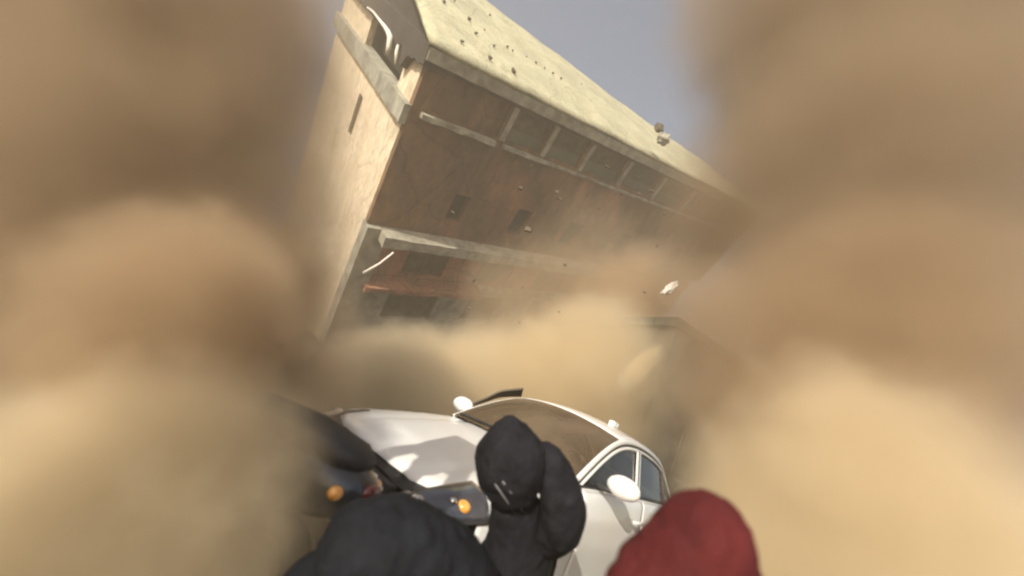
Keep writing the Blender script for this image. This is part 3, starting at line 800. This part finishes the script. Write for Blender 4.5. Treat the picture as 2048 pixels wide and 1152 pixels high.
J = [(pel + UP * .02, .17), (pel.lerp(chest, .5), .15), (chest - UP * .02, .13), (neck - UP * .01, .125),
     (rS, .105), (rS.lerp(rE, .5), .112), (rE, .118), (rM, .104), (rW.lerp(rM, .12), .092), (lS, .085), (lE, .075), (lW, .055), (hc.lerp(sh_c, .2), .12)]
E = [(0, 1), (1, 2), (2, 3), (2, 4), (4, 5), (5, 6), (6, 7), (7, 8), (2, 9), (9, 10), (10, 11), (3, 12)]
o = keep(skinned('jacket', J, E, M_jacket, p1, 4)); wrinkle(o, .010, 8, 3); wrinkle(o, .006, 26, 5, .45)
J = [(pel, .16), (kR, .095), (fR + UP * .04, .065), (kL, .095), (fL + UP * .04, .065)]
keep(skinned('trousers', J, [(0, 1), (1, 2), (0, 3), (3, 4)], M_trous, p1, 3))
# hood: soft shell, peaked top, open at the face
bm = bmesh.new(); bmesh.ops.create_icosphere(bm, subdivisions=5, radius=1)
hl_ = look.normalized(); hu = (Uv * 1.0 + Rv * .08); hu = (hu - hl_ * hu.dot(hl_)).normalized(); hr = hl_.cross(hu)
for v in bm.verts:
    d = v.co.normalized(); x, y, z = d
    X = x * 1.0; Y = y * 1.05; Z = z * (1.18 if z > 0 else 1.35)
    if z > .3: X *= 1 - .35 * (z - .3); X *= 1 - .5 * max(0, z - .55); Z += .16 * max(0, z - .6)
    if z < -.2: X *= 1 - .12 * (-z - .2)
    k = 1 + .014 * noise.fractal(d * 6.5, .8, 2.2, 4) + .07 * noise.fractal(d * 2.2 + Vector((3, 1, 2)), 1, 2, 4)
    v.co = (hr * X + hl_ * Y + hu * Z) * .155 * k
dead = [f for f in bm.faces if f.calc_center_median().normalized().dot(hl_) > .86]
bmesh.ops.delete(bm, geom=dead, context='FACES')
me = bpy.data.meshes.new('hood'); bm.to_mesh(me); bm.free()
o = link('hood', me, M_jacket, p1, True); o.location = hc + hu * .01; keep(o); q = o.modifiers.new('s', 'SOLIDIFY'); q.thickness = .012
keep(hand(p1, rW, (at(1020, 905, 2.02) - rW), -Uv * .6 + Fv * .4, M_skin, .95, .45))
keep(hand(p1, lW, (Vector((-.5, .6, -.2))), Vector((0, 0, -1)), M_skin, .95, .6))
o = MB().tube([at(1005, 962, 1.70), at(1022, 985, 1.70), at(1045, 1022, 1.76)], [.004, .0045, .004], 6).build('drawcord', M_strap, p1, True); keep(o)
o = MB().tube([at(990, 968, 1.705), at(1012, 1000, 1.705), at(1032, 1030, 1.77)], [.003, .0035, .003], 6).build('drawcord', M_strap, p1, True); keep(o)

# --- second person: broad dark back bent low at the bottom left
bc = at(850, 1110, 1.35)
p2 = empty('person', (bc.x, bc.y, 0), label='person in a navy jacket bent low with rounded back, bottom left foreground', cat='person')
inv = Matrix.Translation((-bc.x, -bc.y, 0))
def P2(px, py, d): return at(px, py, d)
hp = P2(915, 1185, 1.42); hp.z = max(.42, hp.z); ch = P2(775, 1108, 1.36); nk = P2(680, 1112, 1.36); hd = P2(625, 1200, 1.32)
rs = P2(770, 1215, 1.30); re = P2(720, 1260, 1.3); rw = re + Vector((-.05, .22, -.1))
ls = P2(770, 1120, 1.46); le = ls + Vector((-.1, .1, -.28)); lw = le + Vector((-.05, .2, -.05))
k1 = hp + Vector((.14, .25, .02)); k1.z = .38; f1 = Vector((k1.x + .02, k1.y - .12, .06)); k2 = hp + Vector((-.1, .3, 0)); k2.z = .40; f2 = Vector((k2.x, k2.y - .1, .06))
J = [(hp, .13), (hp.lerp(ch, .5), .13), (ch, .135), (nk, .06), (hd, .085), (rs, .06), (re, .042), (rw, .028), (ls, .06), (le, .042), (lw, .028), (k1, .07), (f1, .045), (f1 + Vector((0, .18, -.02)), .035), (k2, .07), (f2, .045), (f2 + Vector((0, .18, -.02)), .035)]
E = [(0, 1), (1, 2), (2, 3), (3, 4), (2, 5), (5, 6), (6, 7), (2, 8), (8, 9), (9, 10), (0, 11), (11, 12), (12, 13), (0, 14), (14, 15), (15, 16)]
keep(skinned('body', J, E, M_skin, p2))
JT = [(hp + Vector((.06, .02, -.10)), .17), (hp, .185), (hp.lerp(ch, .25), .195), (hp.lerp(ch, .5), .20), (hp.lerp(ch, .75), .205), (ch, .20), (ch.lerp(nk, .6), .19), (nk + Vector((-.06, 0, -.02)), .15)]
o = keep(skinned('jacket', JT, [(i, i + 1) for i in range(len(JT) - 1)], M_navy, p2, 4)); wrinkle(o, .011, 6, 8); wrinkle(o, .008, 22, 2, .5)
for q3 in ([(ch.lerp(rs, .5), .11), (rs, .10), (re, .07), (rw, .05)], [(ch.lerp(ls, .5), .11), (ls, .10), (le, .07), (lw, .05)]):
    keep(skinned('sleeve', q3, [(0, 1), (1, 2), (2, 3)], M_navy, p2, 3))
keep(skinned('trousers', [(hp, .16), (k1, .095), (f1 + UP * .04, .065), (k2, .095), (f2 + UP * .04, .065)], [(0, 1), (1, 2), (0, 3), (3, 4)], M_trous, p2, 3))
keep(head(p2, hd, Vector((-.3, .5, -.8)), Vector((-.4, .6, .6)), M_skin, 'face', .09))
o = keep(blob('hood', hd + Vector((.0, -.01, .015)), (.118, .125, .128), M_navy, p2, 4, .06, 1.5, 6))
keep(hand(p2, rw, Vector((-.1, .8, -.5)), Vector((0, -.3, -1)), M_skin, .95, .5)); keep(hand(p2, lw, Vector((0, .9, -.3)), Vector((0, 0, -1)), M_skin, .95, .5))

# --- scooter: dark leg shield, screen, mirror and indicator between the people and the car
SCA = math.radians(163)
tl = at(754, 965, 1.80)
sc_c = Vector((tl.x + .93 * math.cos(SCA), tl.y + .93 * math.sin(SCA), 0))
sct = empty('motor_scooter', (sc_c.x, sc_c.y + .0, 0), (0, 0, SCA), 'black motor scooter with amber indicator at the left edge in front of the white bonnet', 'scooter')
sct_M = Matrix.Translation((sc_c.x, sc_c.y, 0)) @ Matrix.Rotation(SCA, 4, 'Z'); sinv = sct_M.inverted()
# local frame: x forward, y left
def loft(name, secs, mt, par, n=20, sub=0):
    mb = MB()
    for i, (x, cy_, cz, ry, rz, pw) in enumerate(secs):
        for k in range(n):
            a = 2 * math.pi * k / n; c, s_ = math.cos(a), math.sin(a)
            mb.v.append((x, cy_ + ry * math.copysign(abs(c) ** pw, c), cz + rz * math.copysign(abs(s_) ** pw, s_)))
        if i:
            for k in range(n): b = i * n; mb.f.append([b - n + k, b - n + (k + 1) % n, b + (k + 1) % n, b + k])
    mb.f.append(list(range(n))[::-1]); mb.f.append([(len(secs) - 1) * n + k for k in range(n)])
    return mb.build(name, mt, par, True)
loft('rear_body', [(-.95, 0, .62, .05, .05, .8), (-.88, 0, .62, .13, .10, .8), (-.6, 0, .58, .17, .16, .8), (-.25, 0, .52, .17, .19, .8), (-.08, 0, .48, .14, .18, .8)], M_scoot, sct)
loft('saddle', [(-.86, 0, .74, .06, .03, .8), (-.78, 0, .75, .13, .06, .8), (-.5, 0, .76, .16, .065, .8), (-.2, 0, .745, .14, .055, .8), (-.08, 0, .73, .06, .03, .8)], M_saddle, sct)
blob('tail_lamp', (-.93, 0, .66), (.03, .075, .035), M_lampred, sct, 3, .02, 1)
for s in (1, -1): blob('rear_indicator', (-.86, .17 * s, .64), (.03, .035, .028), M_amber, sct, 3, .02, 1)
MB().box(-.12, .30, -.17, .17, .24, .29).build('footboard', M_trim, sct, bevel=.02)
shd = MB()
for i in range(9):
    f = i / 8; z = .26 + .62 * f; x = .30 + .14 * math.sin(f * 2.2) ; hw = .24 - .07 * abs(f - .45) * 2 * (1 if f > .45 else .4)
    for k in range(9): u = k / 8 * 2 - 1; shd.v.append((x + .08 * (1 - u * u), hw * u, z))
    if i:
        for k in range(8): q = i * 9 + k; shd.f.append([q - 9, q - 8, q + 1, q])
o = shd.build('leg_shield', M_scoot, sct, True); q = o.modifiers.new('s', 'SOLIDIFY'); q.thickness = .03
loft('headset', [(.24, 0, .93, .06, .04, .8), (.30, 0, .94, .13, .07, .8), (.40, 0, .93, .12, .075, .8), (.47, 0, .92, .07, .05, .8)], M_scoot, sct)
lp = MB().lathe([(0, .02), (.05, .012), (.062, -.01)], 'z', 20).build('headlight', M_lens, sct, True); lp.matrix_local = Matrix.Translation((.475, 0, .92)) @ Matrix.Rotation(math.pi / 2, 4, 'Y')
MB().tube([(.18, -.33, .97), (.24, -.22, .97), (.30, -.10, .95), (.30, .10, .95), (.24, .22, .97), (.18, .33, .97)], .013, 8).build('handlebar', M_chrome, sct, True)
for s in (1, -1):
    MB().tube([(.16, .36 * s, .972), (.21, .25 * s, .972)], .019, 8).build('grip', M_rubber, sct, True)
    MB().tube([(.33, .25 * s, .965), (.30, .34 * s, .985)], .006, 6).build('brake_lever', M_chrome, sct, True)
    blob('indicator', (.43, .13 * s, .82), (.035, .03, .028), M_amber, sct, 3, .02, 1)
MB().tube([(.42, 0, .60), (.52, 0, .30), (.56, 0, .22)], [.03, .025, .022], 8).build('fork', M_trim, sct, True)
for x in (.60, -.62):
    w = MB().lathe([(.12, -.045), (.20, -.05), (.22, 0), (.20, .05), (.12, .045)], 'y', 28).build('wheel', M_rubber, sct, True); w.location = (x, 0, .22)
    MB().lathe([(0, .03), (.04, .035), (.11, .02), (.125, .042)], 'y', 20).build('rim', M_alloy, w, True)
loft('front_mudguard', [(.42, 0, .42, .03, .03, .9), (.5, 0, .46, .075, .05, .9), (.62, 0, .465, .08, .045, .9), (.76, 0, .40, .05, .03, .9)], M_scoot, sct)

# --- red sleeve of a person crouched beside the lens
el = at(1436, 1040, .80)
p3 = empty('person', (.62, .62, 0), label='person in a red jacket whose raised elbow fills the bottom right corner', cat='person')
inv = Matrix.Translation((-.62, -.62, 0))
sh3 = at(1262, 1235, .82); wr3 = at(1440, 1330, .98)
ch3 = sh3 + Vector((.10, -.05, -.16)); pv3 = Vector((ch3.x + .10, ch3.y - .1, .30)); nk3 = ch3 + Vector((.12, -.04, .14)); hd3 = nk3 + Vector((.05, -.03, .05))
o2 = ch3 + Vector((.25, -.05, .0)); 
kA = pv3 + Vector((.05, .4, .12)); fA = Vector((kA.x, kA.y - .2, .06)); kB = pv3 + Vector((.28, .36, .1)); fB = Vector((kB.x, kB.y - .2, .06))
J = [(pv3, .13), (ch3, .13), (nk3, .05), (sh3, .06), (el, .045), (wr3, .03), (o2, .06), (o2 + Vector((.08, .1, -.22)), .042), (o2 + Vector((.0, .3, -.25)), .03), (kA, .07), (fA, .045), (kB, .07), (fB, .045)]
E = [(0, 1), (1, 2), (1, 3), (3, 4), (4, 5), (1, 6), (6, 7), (7, 8), (0, 9), (9, 10), (0, 11), (11, 12)]
keep(skinned('body', J, E, M_skin, p3))
J = [(pv3, .165), (ch3, .165), (sh3, .105), (sh3.lerp(el, .5), .103), (el, .095), (el.lerp(wr3, .5), .075), (wr3, .055), (o2, .10), (o2 + Vector((.08, .1, -.22)), .07), (o2 + Vector((.0, .3, -.25)), .055)]
o = keep(skinned('jacket', J, [(0, 1), (1, 2), (2, 3), (3, 4), (4, 5), (5, 6), (1, 7), (7, 8), (8, 9)], M_redj, p3, 4)); wrinkle(o, .013, 9, 5); wrinkle(o, .005, 30, 2, .6)
keep(skinned('trousers', [(pv3, .16), (kA, .095), (fA, .065), (kB, .095), (fB, .065)], [(0, 1), (1, 2), (0, 3), (3, 4)], M_trous, p3, 3))
keep(hand(p3, wr3, Vector((.0, .6, -.8)), Vector((-1, 0, 0)), M_skin, 1, .5))

# --- unseen bystander added left of the lens to cast the shadow on the bonnet
bx, by = -1.12, .44
p4 = empty('person', (bx, by, 0), label='unseen tall person in dark clothes with both arms up, added to shade the bonnet', cat='person')
inv = Matrix.Translation((-bx, -by, 0)); b0 = Vector((bx, by, 0)); rt4 = Vector((.894, -.447, 0)); fw4 = Vector((.447, .894, 0))
g4 = lambda r_, f_, z_: b0 + rt4 * r_ + fw4 * f_ + UP * z_
J = [(g4(0, 0, .98), .14), (g4(0, 0, 1.2), .12), (g4(0, 0, 1.48), .13), (g4(0, 0, 1.62), .055), (g4(0, 0, 1.75), .08),
     (g4(.19, 0, 1.53), .06), (g4(.27, .05, 1.66), .042), (g4(.15, .12, 1.88), .028), (g4(-.19, 0, 1.53), .06), (g4(-.27, .06, 1.66), .042), (g4(-.15, .14, 1.88), .028),
     (g4(.1, 0, .9), .09), (g4(.11, .02, .5), .06), (g4(.11, -.02, .08), .04), (g4(.13, .16, .04), .035), (g4(-.1, 0, .9), .09), (g4(-.11, .02, .5), .06), (g4(-.11, -.02, .08), .04), (g4(-.13, .16, .04), .035)]
E = [(0, 1), (1, 2), (2, 3), (3, 4), (2, 5), (5, 6), (6, 7), (2, 8), (8, 9), (9, 10), (0, 11), (11, 12), (12, 13), (13, 14), (0, 15), (15, 16), (16, 17), (17, 18)]
keep(skinned('body', J, E, M_skin, p4))
J2 = [(J[0][0], .17), (J[1][0], .16), (J[2][0], .165), (J[3][0] - UP * .03, .08), (J[5][0], .09), (J[6][0], .07), (J[7][0], .05), (J[8][0], .09), (J[9][0], .07), (J[10][0], .05)]
keep(skinned('jacket', J2, [(0, 1), (1, 2), (2, 3), (2, 4), (4, 5), (5, 6), (2, 7), (7, 8), (8, 9)], M_navy, p4, 3))
keep(skinned('trousers', [(J[0][0], .155), (J[12][0], .09), (J[13][0] + UP * .03, .075), (J[16][0], .09), (J[17][0] + UP * .03, .075)], [(0, 1), (1, 2), (0, 3), (3, 4)], M_trous, p4, 3))
keep(head(p4, g4(0, .01, 1.79), fw4, UP, M_skin, 'face', .10)); keep(blob('hair', g4(0, -.02, 1.83), (.095, .105, .11), M_hair, p4, 4, .06, 2, 2))
bd = MB().box(-.21, .21, -.02, .02, -.22, .16).build('shadow_cardboard', mat('cardboard', (.35, .22, .12), .9, .1, 4), None, bevel=.005)  # unseen sheet, added to give the bonnet shadow a flat top edge
bd.location = g4(0, .17, 1.97); bd.rotation_euler = (0, .05, -math.atan2(.447, .894)); tag(bd, 'stiff brown cardboard sheet held up by the standing person, added to shape the bonnet shadow', 'cardboard')
keep(hand(p4, J[7][0], -rt4 * .7 + UP * .7, fw4, M_skin, 1, .4)); keep(hand(p4, J[10][0], rt4 * .7 + UP * .7, fw4, M_skin, 1, .4))

# ------------------------------------------------------------------ air and dust
haze = MB().box(-40, 60, -12, 62, -2.0, 45).build('haze', vol_mat('dusty_air', (.88, .77, .60), .0085, .3))
tag(haze, None, None, None, 'stuff')
DC = {}
def puff(c, r, dens, seed, col=(.90, .74, .53), amp=.16, st=(1, 1, 1), name='dust_cloud', lab='thick tan dust rolling out from the collapse', rot=None):
    key = (round(dens, 3), col)
    if key not in DC: DC[key] = vol_mat('dust_volume', col, dens, .15, (.38, .95, 2.1, .75))
    bm = bmesh.new(); bmesh.ops.create_icosphere(bm, subdivisions=3, radius=1.08)
    me = bpy.data.meshes.new(name); bm.to_mesh(me); bm.free()
    o = link(name, me, DC[key], None); o.location = c; o.scale = (r * st[0], r * st[1], r * st[2])
    o.rotation_euler = rot if rot else (seed * 1.3, seed * .7, seed * 2.1)
    tag(o, lab, None, None, 'stuff'); return o
DUST = True
PALE, MIDC, BRN, BR2 = (.96, .83, .61), (.76, .60, .41), (.50, .39, .27), (.64, .50, .34)
if DUST:
    # low pale dust between the car and the block
    L = 'bright pale dust boiling up low behind the white car'
    puff(at(790, 850, 9), 2.5, 2.0, 1, PALE, lab=L); puff(at(1010, 800, 10.5), 2.5, 1.4, 2, PALE, lab=L); puff(at(1180, 770, 10), 2.7, 1.3, 3, PALE, lab=L)
    puff(at(770, 820, 6.3), 1.5, 2.4, 12, PALE, lab=L); puff(at(720, 850, 7), 1.8, 1.8, 7, PALE, lab=L); puff(at(900, 800, 8), 1.7, 1.4, 8, PALE, lab=L)
    puff(at(1280, 735, 6.2), .62, 7.0, 9, PALE, st=(.32, .4, 1), rot=(0, .42, 0), lab='narrow pale streak of dust sliding down beside the grey annex')
    puff(at(1060, 610, 14), 3.1, .22, 4, MIDC, lab='thin brownish dust drifting up the lower facade')
    puff(at(1290, 650, 14), 3.6, .6, 5, MIDC, lab='brownish dust hiding the right foot of the block')
    puff(at(1180, 500, 18), 3.2, .10, 6, MIDC, lab='thin brownish dust drifting across the right of the facade')
    for i, (px, py, d, r, c) in enumerate([(330, 40, 3.0, 1.6, BRN), (345, 420, 2.8, 1.48, BRN), (340, 740, 2.7, 1.4, BR2), (330, 1090, 2.0, 1.08, PALE), (280, 1010, 1.3, .6, PALE), (120, 300, 3.2, 1.5, BRN), (400, 640, 2.5, .85, BR2), (355, 635, 1.65, .55, BR2)]):
        puff(at(px, py, d), r, 3.4 / r, 10 + i, c, lab='wall of tan dust rolling in from the left')
    for i, (px, py, d, r, c) in enumerate([(1730, 40, 6, 3.2, BRN), (1720, 420, 4.6, 2.5, BRN), (1710, 760, 3.4, 1.8, BR2), (1720, 1090, 2.2, 1.12, PALE)]):
        puff(at(px, py, d), r, 3.4 / r, 20 + i, c, lab='wall of tan dust rolling in from the right')
